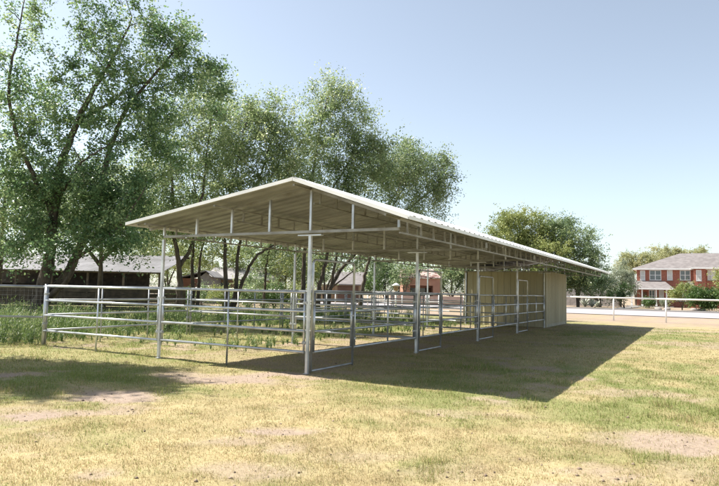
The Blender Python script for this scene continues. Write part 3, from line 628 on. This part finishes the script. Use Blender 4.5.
# ------------------------------------------------------------------ open barn at the left
dB = 47.0
def lp(px, py, d, x0): s = d/FPX; return ((px-x0)*s, 1.538 + (horizon(px)-py)*s)
g = ground_at(60, dB); barn = thing('open_barn', 'low open-fronted barn with long grey metal roof behind the big tree', 'barn', (g[0], g[1], 0), YAW)
xa, _ = lp(-60, 270, dB, 60); xb, _ = lp(163, 275, dB, 60)
ze = 2.62; zt = 4.25; dp = 7.0
nb = 20; wB = (xb-xa)/nb
m1 = MB(); m1.box(xa, xb, -0.04, 0.02, ze-0.16, ze-0.03); m1.box(xa, xb, dp-.05, dp+.05, zt-.25, zt-.09)
broof = m1.build('roof', dark_wood, barn)
m1 = MB(); m1.hexa([(0, -0.5, ze-0.08), (wB-.012, -0.5, ze-0.08), (wB-.012, dp, zt-.03), (0, dp, zt-.03), (0, -0.5, ze-0.04), (wB-.012, -0.5, ze-0.04), (wB-.012, dp, zt+.01), (0, dp, zt+.01)])
m1.box(0.0, 0.05, -0.5, -0.45, ze-0.045, ze-0.015)
bm_ = m1.mesh('roof_panel', barn_roof)
for i in range(nb): link('roof_panel', bm_, broof, (xa + i*wB, 0, 0))
for i in range(7): link('post', MB().box(-.07, .07, -.07, .07, 0, ze-.16).mesh('post', dark_wood), barn, (xa + .3 + i*(xb-xa-.6)/6, 0, 0))
xw = xa + (xb-xa)*0.80
m1 = MB(); m1.box(xa, xw, dp-.1, dp, 0, zt-.3); m1.build('back_wall', dark_wood, barn)
for i in range(6):
    m1 = MB(); m1.box(xa + i*(xw-xa)/5 - .04, xa + i*(xw-xa)/5 + .04, 0.3, dp-.2, 0, 1.5); m1.build('stall_partition', dark_wood, barn)
for j in range(5):
    m1 = MB(); m1.box(xa, xw, 0.12, 0.16, .1 + j*.27, .1 + j*.27 + .22); m1.build('front_board', dark_wood, barn)

g = ground_at(-70, 33); g2 = ground_at(186, 36); L = math.hypot(g2[0]-g[0], g2[1]-g[1]); nb_ = 6
t = thing('added_board_fence', 'added dark board fence, in place of the shaded barn front, between the big tree and the barn', 'fence', (g[0], g[1], 0), math.atan2(g2[1]-g[1], g2[0]-g[0]))  # dark boards added nearer, standing in for the barn's shaded stall fronts
bd = MB().box(0, L/nb_ - .01, -.03, 0, 0, .235).mesh('board', dark_wood)
for i in range(nb_):
    for j in range(5): link('board', bd, t, (i*L/nb_, 0.012*((i+j) % 2), .03 + j*.262))
for i in range(nb_+1): link('post', MB().box(-.06, .06, .03, .15, 0, 1.42).mesh('post', dark_wood), t, (min(i*L/nb_, L-.06), 0, 0))

# houses beyond the trees
def gable_house(name, label, X, d, wpx, eave_px, top_px, depth, wall_m, roof_m, extra=None):
    g = ground_at(X, d); t = thing(name, label, 'house', (g[0], g[1], 0), YAW); s = d/FPX; w = wpx*s/2
    ze = 1.538 + (horizon(X)-eave_px)*s; zt = 1.538 + (horizon(X)-top_px)*s
    m1 = MB(); m1.box(-w, w, 0, depth, 0, ze); m1.poly([(-w, 0.01, ze), (-w, depth-.01, ze), (-w, depth/2, zt-.1)][::-1]); m1.poly([(w, .01, ze), (w, depth-.01, ze), (w, depth/2, zt-.1)]); m1.build('wall', wall_m, t)
    m1 = MB(); o = .4
    for s1 in (0, 1):
        ye = -o if s1 == 0 else depth+o; zz = ze - (zt-ze)*o/(depth/2)
        m1.hexa([(-w-o, ye, zz), (w+o, ye, zz), (w+o, depth/2, zt), (-w-o, depth/2, zt), (-w-o, ye, zz+.12), (w+o, ye, zz+.12), (w+o, depth/2, zt+.12), (-w-o, depth/2, zt+.12)])
    m1.build('roof', roof_m, t)
    return t, s, w, ze, zt
t, s, w, ze, zt = gable_house('farm_house', 'low house with pale roof behind the spreading trunks', 240, 60, 62, 279, 268, 7, tan_stucco, shingle_pale)
for x in (-w*.5, w*.3):
    m1 = MB(); m1.box(x-.6, x+.6, -.03, 0.02, .9, 2.0); win = m1.build('window', glass, t); m1 = MB(); m1.box(x-.68, x+.68, -.05, -.031, .82, .9); m1.build('sill', stone_m, win)
m1 = MB(); m1.box(-.45, .45, -.04, .02, 0, 2.0); m1.build('door', brown_wood, t)
g = ground_at(194, 56); t = thing('red_shed', 'rusty red shed with a pale gable front behind the slender trunks', 'shed', (g[0], g[1], 0), YAW)
m1 = MB(); m1.box(-1.4, .6, 0, 4, 0, 2.3); m1.build('wall', rust_tin, t)
m1 = MB(); m1.poly([(.6, -.02, 0), (1.6, -.02, 0), (1.6, -.02, 2.5), (1.1, -.02, 2.9), (.6, -.02, 2.5)]); m1.poly([(1.6, -.02, 0), (1.6, 4, 0), (1.6, 4, 2.5), (1.6, -.02, 2.5)]); m1.build('gable_front', stone_m, t)
m1 = MB(); m1.hexa([(-1.6, -.3, 2.25), (1.1, -.3, 3.0), (1.1, 4.2, 3.0), (-1.6, 4.2, 2.25), (-1.6, -.3, 2.33), (1.1, -.3, 3.08), (1.1, 4.2, 3.08), (-1.6, 4.2, 2.33)]); m1.hexa([(1.1, -.3, 3.0), (1.9, -.3, 2.4), (1.9, 4.2, 2.4), (1.1, 4.2, 3.0), (1.1, -.3, 3.08), (1.9, -.3, 2.48), (1.9, 4.2, 2.48), (1.1, 4.2, 3.08)]); m1.build('roof', shingle_pale, t)
t, s, w, ze, zt = gable_house('ranch_house', 'tan house with a brown roof seen through the first gate frame', 348, 72, 26, 284, 272, 8, tan_stucco, shingle)
m1 = MB(); m1.box(-w*.8, w*.8, -.05, .02, .2, ze-.25); m1.build('garage_door', brown_wood, t)
m1 = MB(); m1.box(-w-2.2, -w-.02, 1, 7, 0, ze-.1); m1.build('side_wing', tan_stucco, t)

# pink adobe house seen under the roof
dA = 74.0; g = ground_at(424, dA); t = thing('adobe_house', 'pink adobe house with tiled roof and dark porch, seen under the shelter roof', 'house', (g[0], g[1], 0), YAW); s = dA/FPX
za = 1.538 + (horizon(424)-278.5)*s; w = 20*s
m1 = MB()
m1.box(-w, -w+6*s, 0, 9, 0, za); m1.box(9*s, 16*s, 0, 9, 0, za); m1.box(-w+6*s, 9*s, 0, 9, 1.538+(horizon(424)-285.5)*s, za); m1.box(-w+6*s, 9*s, 2.2, 9, 0, za-.6); m1.build('wall', adobe, t)
for px in (-8, 0):
    m1 = MB(); m1.box(px*s-.5, px*s+.5, 2.16, 2.21, .8, 2.0); win = m1.build('window', glass, t); m1 = MB(); m1.box(px*s-.56, px*s+.56, 2.12, 2.16, .72, .8); m1.build('sill', stone_m, win)
m1 = MB(); m1.box(3*s, 3*s+.95, 2.16, 2.21, 0, 2.05); m1.build('door', brown_wood, t)
ztp = 1.538 + (horizon(424)-268.5)*s
m1 = MB(); m1.hexa([(-w-.6, -.4, za+.02), (17*s, -.4, za+.02), (13*s, 4.5, ztp), (-w-.2, 4.5, ztp), (-w-.6, -.4, za+.14), (17*s, -.4, za+.14), (13*s, 4.5, ztp+.1), (-w-.2, 4.5, ztp+.1)]); m1.build('roof', tile_m, t)
m1 = MB(); m1.box(-w-2, w+4, -6, -5.75, 0, 1.05); yw = m1.build('yard_wall', adobe); yw.location = (g[0], g[1], 0); yw.rotation_euler = (0, 0, YAW); tag(yw, 'low pink garden wall in front of the adobe house', 'wall')
yw.data.materials[0] = M('pale_pink_plaster', (0.46, 0.32, 0.25), 0.9, 0, col2=(0.38, 0.25, 0.19), scale=1.0)
# white-capped lamp post
g = ground_at(396, 41); t = thing('yard_lamp', 'white-capped yard lamp on a post beyond the stalls', 'lamp', (g[0], g[1], 0)); s = 41/FPX
m1 = MB(); m1.tube([(0, 0, 0), (0, 0, 1.55)], .06, 8); m1.build('post', white_pipe, t, True)
m1 = MB(); m1.tube([(0, 0, 1.55), (0, 0, 1.58), (0, 0, 1.86), (0, 0, 1.88)], [.06, .15, .18, .18], 10); m1.build('lantern', tan_stucco, t, True)
m1 = MB(); m1.tube([(0, 0, 1.88), (0, 0, 1.9), (0, 0, 2.0), (0, 0, 2.07), (0, 0, 2.1)], [.18, .3, .2, .08, .02], 12); m1.build('cap', white_pipe, t, True)

# grey board fence across the road
YB = 84.0
pa = on_y(500, 304, YB); pb = on_y(623, 304, YB); zt = float(on_y(595, 290.2, YB)[2])
t = thing('board_fence', 'weathered grey board fence across the road, behind the tan room', 'fence', (float(pa[0]), YB, 0)); Lf = float(pb[0]-pa[0])
m1 = MB(); n = int(Lf/0.155); rg = random.Random(4)
for i in range(n): m1.box(i*.155, i*.155+.14, -.02+rg.uniform(-.006, .006), .0, 0, zt + rg.uniform(-.07, .05))
w = m1.build('boards', grey_wood, t); w['kind'] = 'stuff'
for z in (.4, zt-.35):
    m1 = MB(); m1.box(0, Lf, .012, .06, z, z+.09); m1.build('rail', grey_wood, t)
for i in range(int(Lf/2.5)+1): link('post', MB().box(-.05, .05, .062, .16, 0, zt-.1).mesh('post', grey_wood), t, (min(i*2.5, Lf-.05), 0, 0))
# pale agaves by the fence
def agave(px, Yd, sz, label, seed):
    q = on_y(px, horizon(px), Yd); rg = random.Random(seed); m1 = MB(); zz = .1
    t = thing('agave', label, 'plant', (float(q[0]), Yd, 0.0), 0, 'pale agaves by the board fence')
    for i in range(26):
        a = i*2.4 + rg.uniform(-.2, .2); el = rg.uniform(.25, 1.3); L = sz*rg.uniform(.75, 1.1); dx, dy = math.cos(a), math.sin(a)
        p0 = Vector((0, 0, .05)); p1 = Vector((dx*math.cos(el)*L*.5, dy*math.cos(el)*L*.5, .05 + math.sin(el)*L*.55)); p2 = Vector((dx*math.cos(el)*L, dy*math.cos(el)*L, .05 + math.sin(el)*L*.95))
        sd = Vector((-dy, dx, 0))*sz*.09
        m1.poly([p0-sd*.6, p0+sd*.6, p1+sd, p1-sd]); m1.poly([p1-sd, p1+sd, p2])
    o = m1.build('leaves', agave_m, t)
agave_m = M('agave_leaf', (0.72, 0.72, 0.64), 0.6, 0, col2=(0.52, 0.54, 0.44), scale=3)
agave(585, 74, 1.5, 'larger pale spiky agave in front of the grey board fence', 1); agave(592, 73, 1.3, 'pale spiky agave right of the larger one by the board fence', 2); agave(597, 75, 1.0, 'smallest pale agave nearest the green bush', 3)

# ------------------------------------------------------------------ the two-storey brick house
YH = 96.0
def hx(px, Y=YH): return float(on_y(px, horizon(px), Y)[0])
def hz(px, py, Y=YH): return float(on_y(px, py, Y)[2])
xL, xR, xBay, xBay2, xEnd = hx(637), hx(760), hx(694), hx(706), hx(775)
zE = hz(650, 269.4); zTop = hz(690, 251); DEP = 11.0
house = thing('brick_house', 'two-storey red brick house with grey hip roof and white porch posts', 'house', (xL, YH, 0)); W = xR - xL
m1 = MB(); m1.box(0, W, 0, DEP, 0, zE); m1.box(xBay-xL, xBay2-xL, -1.0, 0, 0, zE+.05); m1.box(xBay2-xL, W, -.45, 0, 0, zE); m1.build('wall', brick_m, house)
def hip(x0, x1, y0, y1, ze, zr, rx0, rx1, o, mat, par, name='roof'):
    m1 = MB(); ym = (y0+y1)/2; a = (x0-o, y0-o, ze); b = (x1+o, y0-o, ze); c = (x1+o, y1+o, ze); d_ = (x0-o, y1+o, ze); e = (rx0, ym, zr); f = (rx1, ym, zr)
    m1.poly([a, b, f, e]); m1.poly([b, c, f]); m1.poly([c, d_, e, f]); m1.poly([d_, a, e])
    for p, q in ((a, b), (b, c), (c, d_), (d_, a)):
        m1.quad((p[0], p[1], ze-.22), (q[0], q[1], ze-.22), q, p, 1)
    m1.poly([(a[0], a[1], ze-.22), (d_[0], d_[1], ze-.22), (c[0], c[1], ze-.22), (b[0], b[1], ze-.22)], 1)
    return m1.build(name, [mat, trim_white], par)
rr = hip(0, W, 0, DEP, zE+.15, zTop, hx(680)-xL, hx(735)-xL, .55, shingle, house)
hip(xBay-xL, xBay2-xL+2.6, -1.0, 5, zE+.28, zE+2.5, xBay-xL+2.0, xBay-xL+2.8, .35, shingle, house, 'bay_roof')
def window(px0, px1, py0, py1, yoff, n=2, mat=None, par=None):
    xa, xb = hx(px0)-xL, hx(px1)-xL; pm = (px0+px1)/2; za, zb = hz(pm, py1), hz(pm, py0); zb = min(zb, zE-.12) if py0 < 275 else zb
    m1 = MB(); y = yoff; f = .09
    m1.box(xa, xb, y-.05, y+.01, za, za+f); m1.box(xa, xb, y-.05, y+.01, zb-f, zb); m1.box(xa, xa+f, y-.05, y+.01, za+f, zb-f); m1.box(xb-f, xb, y-.05, y+.01, za+f, zb-f)
    win = m1.build('window', trim_white, house)
    for i in range(n):
        pa_, pb_ = xa+f + (xb-xa-2*f)*i/n, xa+f + (xb-xa-2*f)*(i+1)/n
        m1 = MB(); m1.box(pa_+.004, pb_-.004, y-.025, y+.012, za+f, zb-f); m1.build('pane', mat or glass, win)
        if i:
            m1 = MB(); m1.box(pa_-.05, pa_+.05, y-.05, y-.026, za+f, zb-f); m1.build('mullion', trim_white, win)
    m1 = MB(); m1.box(xa+f, xb-f, y-.046, y-.027, (za+zb)/2-.035, (za+zb)/2+.035); m1.build('glazing_bar', trim_white, win)
    m1 = MB(); m1.box(xa-.06, xb+.06, y-.11, y-.052, za-.1, za); m1.build('sill', stone_m, win)
window(640.5, 645.5, 270.5, 280.4, 0, 1, blind); window(649.8, 661.6, 270, 280.2, 0, 2); window(667.5, 673, 270, 280.2, 0, 1, blind); window(680.3, 691, 270, 280.2, 0, 2)
window(696.6, 702, 269.5, 281, -1.0, 1, blind); window(708, 716.5, 268.8, 280.2, -.45, 2, blind)
window(649, 655, 290, 302, 0, 2); window(659, 664, 290, 302, 0, 1, blind); window(676, 690, 290, 301, 0, 2); window(708, 717, 290, 301, -.45, 2)
m1 = MB(); m1.box(hx(642.8)-xL, hx(647)-xL, -.06, .01, 0.1, 2.3); dr = m1.build('door', brown_wood, house); m1 = MB(); m1.box(hx(646.2)-xL, hx(646.5)-xL, -.12, -.062, 1.0, 1.15); m1.build('handle', galv, dr)
# porch
YP = -2.6; xp0, xp1 = hx(629.5)-xL, hx(672)-xL; zp = hz(650, 288.2, YH+YP)
m1 = MB(); a = [(xp0-.5, YP-.4, zp), (xp1+.4, YP-.4, zp), (xp1+.4, 0.0, zp), (xp0-.5, 0.0, zp)]; zz = hz(650, 281)
u = [(hx(637)-xL, -.02, zz), (hx(665)-xL, -.02, zz)]
m1.poly([a[0], a[1], u[1], u[0]]); m1.poly([a[1], a[2], u[1]]); m1.poly([a[3], a[0], u[0]])
for p, q in ((a[0], a[1]), (a[1], a[2]), (a[3], a[0])): m1.quad((p[0], p[1], zp-.2), (q[0], q[1], zp-.2), q, p, 1)
m1.build('porch_roof', [shingle, trim_white], house)
for px in (631.7, 642.2, 656.3, 666.6):
    x = hx(px, YH+YP)-xL; m1 = MB(); m1.box(x-.09, x+.09, YP-.09, YP+.09, .15, zp-.2); m1.box(x-.14, x+.14, YP-.14, YP+.14, .12, .4); m1.build('porch_post', trim_white, house)
m1 = MB(); m1.box(xp0-.4, xp1+.3, YP-.5, -.01, 0, .12); m1.build('porch_floor', concrete, house)
hip(hx(685)-xL, hx(694)-xL, -1.2, 0, hz(690, 287), hz(690, 281.5), hx(688)-xL, hx(693)-xL, .1, shingle, house, 'entry_roof')
m1 = MB(); m1.box(hx(633), hx(643), 66, YH+YP-.6, -0.02, .05); k = m1.build('front_walk', concrete); k['kind'] = 'structure'
# stones along the far verge
for i, px in enumerate((658, 667, 694, 702)):
    q = on_y(px, horizon(px), 69 + i); rg = random.Random(i); m1 = MB(); n = 8
    rings = [(.0, .8), (.25, 1.0), (.45, .75), (.55, .3)]
    for z, r in rings: m1.v += [((math.cos(j*2*PI/n)*r*.42*rg.uniform(.8, 1.15)), math.sin(j*2*PI/n)*r*.34*rg.uniform(.8, 1.15), z*.6*rg.uniform(.9, 1.1)) for j in range(n)]
    for a_ in range(3):
        for j in range(n): m1.f.append((a_*n+j, a_*n+(j+1) % n, (a_+1)*n+(j+1) % n, (a_+1)*n+j)); m1.m.append(0)
    m1.f.append(tuple(3*n+j for j in range(n))); m1.m.append(0)
    o = m1.build('boulder', stone_m, None, True, (float(q[0]), 69+i, 0)); tag(o, ['pale boulder below the middle of the porch across the road', 'pale boulder right of the last porch post across the road', 'pale boulder below the brick bay, left of a pair', 'pale boulder below the brick bay, right of a pair'][i], 'boulder', 'boulders across the road')

# ------------------------------------------------------------------ grass blades on the near lawn
def grass_field(N):
    rng = np.random.default_rng(8)
    u = rng.random(N); r0, r1 = 3.2, 34.0; e = 0.2
    r = (r0**e + u*(r1**e - r0**e))**(1/e)
    th = (rng.random(N) - 0.5) * math.radians(78) 
    x = CAM[0] + r*(np.cos(th)*FH[0] + np.sin(th)*RH[0]); y = CAM[1] + r*(np.cos(th)*FH[1] + np.sin(th)*RH[1])
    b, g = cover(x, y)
    tuft = fbm(x*3.3+2, y*3.3+90, 3)
    keep = (rng.random(N) > b*0.93) & (y < 31) & ((rng.random(N) < 0.35 + 1.1*np.clip(tuft-.25, 0, 1)))
    x, y, r, b, g, tuft = [q[keep] for q in (x, y, r, b, g, tuft)]; n = len(x)
    h = (0.012 + 0.028*rng.random(n)**1.6) * (0.65 + 0.9*tuft) * (0.85 + 0.5*g); h *= np.where(rng.random(n) < 0.02, 1.8, 1) * (1 + 1.1*((fbm(x*2.3+8, y*2.3+3, 3) > 0.63) & (g > 0.3)))
    w = 0.0021 * (r/5)**0.75 * (0.7 + 0.7*rng.random(n))
    a = rng.random(n)*2*PI; lean = np.abs(rng.normal(0.25, 0.8, n)); la = rng.random(n)*2*PI
    bz = np.full(n, -0.014) + (fbm(x*0.8, y*0.8, 4)-0.5)*0.05 + (fbm(x*6, y*6, 2)-0.5)*0.022 - b*0.012
    dx = np.cos(a)*w; dy = np.sin(a)*w
    tip = np.stack([x + np.cos(la)*np.sin(lean)*h, y + np.sin(la)*np.sin(lean)*h, bz + np.cos(np.minimum(lean, 1.35))*h + .004], 1)
    V = np.stack([np.stack([x-dx, y-dy, bz], 1), np.stack([x+dx, y+dy, bz], 1), tip], 1).reshape(-1, 3)
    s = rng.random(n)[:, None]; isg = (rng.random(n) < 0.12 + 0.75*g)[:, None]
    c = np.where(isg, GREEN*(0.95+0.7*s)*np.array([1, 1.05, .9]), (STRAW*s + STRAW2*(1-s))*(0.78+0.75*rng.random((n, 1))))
    c = np.repeat(np.concatenate([c, np.ones((n, 1))], 1), 3, 0)
    o = link('grass', fast_mesh('grass', V, np.arange(3*n).reshape(-1, 3), color_attr_mat('grass_blade', 0.8, trans=0.5), color=c))
    return tag(o, 'short dry straw-coloured grass with green tufts across the lawn', 'grass', kind='stuff')
grass_field(760000)

# ------------------------------------------------------------------ tall green weeds by the left fence and in the runs
def weeds(pts, hts, seed, name, label):
    rng = np.random.default_rng(seed); Vs = []; Ts = []
    for (x, y), h in zip(pts, hts):
        n = 60; a = rng.random(n)*2*PI; sp = np.abs(rng.normal(0, .16, n))*h*1.1; z = h*rng.random(n)**1.05
        sp = sp*1.15; cx = x + np.cos(a)*sp*(.75 + .45*z/h); cy = y + np.sin(a)*sp*(.75 + .45*z/h)
        L = (0.05 + 0.09*rng.random(n))*(0.6+.6*h); b = rng.random(n)*2*PI; w = .0075*(.7+.8*rng.random(n))
        up = rng.uniform(.3, 1.0, n)
        p = np.stack([cx, cy, z*.92], 1); d = np.stack([np.cos(b)*np.sqrt(1-up**2), np.sin(b)*np.sqrt(1-up**2), up], 1)*L[:, None]
        sd = np.stack([-np.sin(b), np.cos(b), np.zeros(n)], 1)*w[:, None]
        Vs.append(np.stack([p-sd*.4, p+d*.45+sd, p+d, p+d*.45-sd], 1).reshape(-1, 3))
        k = 5; a2 = rng.random(k)*2*PI; e = np.stack([x+np.cos(a2)*.22*h, y+np.sin(a2)*.22*h, h*(.7+.3*rng.random(k))], 1); q = np.stack([np.full(k, x), np.full(k, y), np.zeros(k)], 1)
        sd = np.stack([np.full(k, .006), np.full(k, .004), np.zeros(k)], 1)
        Vs.append(np.stack([q-sd, q+sd, e+sd*.3, e-sd*.3], 1).reshape(-1, 3))
        t0 = rng.normal(.5, .2); Ts.append(np.repeat(np.clip(t0 + rng.normal(0, .15, n) + .15*(z/h-.5), 0, 1), 4)); Ts.append(np.full(4*k, np.clip(t0-.2, 0, 1)))
    V = np.concatenate(Vs); o = link(name, fast_mesh(name, V, np.arange(len(V)).reshape(-1, 4), weed_mat, tint=np.concatenate(Ts)))
    tag(o, label, 'weeds', kind='stuff')
rng = np.random.default_rng(77)
pts = []; hts = []
nrm = np.array([-fdir[1], fdir[0]]) * -1
while len(pts) < 1150:
    s_, t_ = rng.random()*9.5, rng.random()**1.3*8.0 + 0.05
    p = np.array([-8.0, -0.0]) + fdir*s_ + np.array([-0.45, 0.89])*t_
    dens = fbm(np.array([p[0]*.8]), np.array([p[1]*.8]), 3)[0]
    if rng.random() < dens*1.3: pts.append(p); hts.append((.22 + .62*rng.random()**1.3)*(.35+1.25*dens))
weeds(pts, hts, 1, 'tall_weeds', 'tall feathery green weeds behind the wire fence at the left edge')
pts = []; hts = []
while len(pts) < 1150:
    p = np.array([rng.uniform(-7.8, -3.2), rng.uniform(2.0, 19.4)]) if rng.random() < .28 else np.array([rng.uniform(-17, -8.1), rng.uniform(1.0, 24)])
    dens = fbm(np.array([p[0]*.55+4]), np.array([p[1]*.55]), 3)[0]
    if rng.random() < np.clip((dens-.38)*5, 0, 1): pts.append(p); hts.append((.18 + .38*rng.random())*(1.3 if p[0] < -8 else .6))
weeds(pts, hts, 2, 'run_weeds', 'patchy green weeds growing in and behind the runs')

# ------------------------------------------------------------------ clods and dry scraps lying on the lawn
rng = np.random.default_rng(5); n = 5200
r = 4.2 + 22*rng.random(n)**1.6; th = (rng.random(n)-.5)*math.radians(76)
x = CAM[0] + r*(np.cos(th)*FH[0] + np.sin(th)*RH[0]); y = CAM[1] + r*(np.cos(th)*FH[1] + np.sin(th)*RH[1])
b, g = cover(x, y); k = rng.random(n) < 0.10 + 0.9*b; x, y, b = x[k], y[k], b[k]; n = len(x)
sz = (0.006 + 0.020*rng.random(n)**3)[:, None, None]
oct_ = np.array([(1, 0, 0), (0, 1, 0), (-1, 0, 0), (0, -1, 0), (0, 0, .8), (0, 0, -.5)], float)
V = oct_[None]*rng.uniform(.6, 1.3, (n, 6, 1))*sz; z0 = -0.012 + (fbm(x*0.8, y*0.8, 4)-0.5)*0.05 + (fbm(x*6, y*6, 2)-0.5)*0.022 - b*0.012
V = V + np.stack([x, y, z0 + 0.003], 1)[:, None]
tri = np.array([(0,1,4),(1,2,4),(2,3,4),(3,0,4),(1,0,5),(2,1,5),(3,2,5),(0,3,5)])
Fc = (tri[None] + (np.arange(n)*6)[:, None, None]).reshape(-1, 3)
cc = DIRT2[None]*rng.uniform(.45, 1.15, (n, 1)); cc = np.repeat(np.concatenate([cc, np.ones((n, 1))], 1), 6, 0)
tag(link('soil_clods', fast_mesh('soil_clods', V.reshape(-1, 3), Fc, color_attr_mat('soil_clod', 0.95), color=cc)), 'small soil clods scattered over the bare patches', 'soil', kind='stuff')
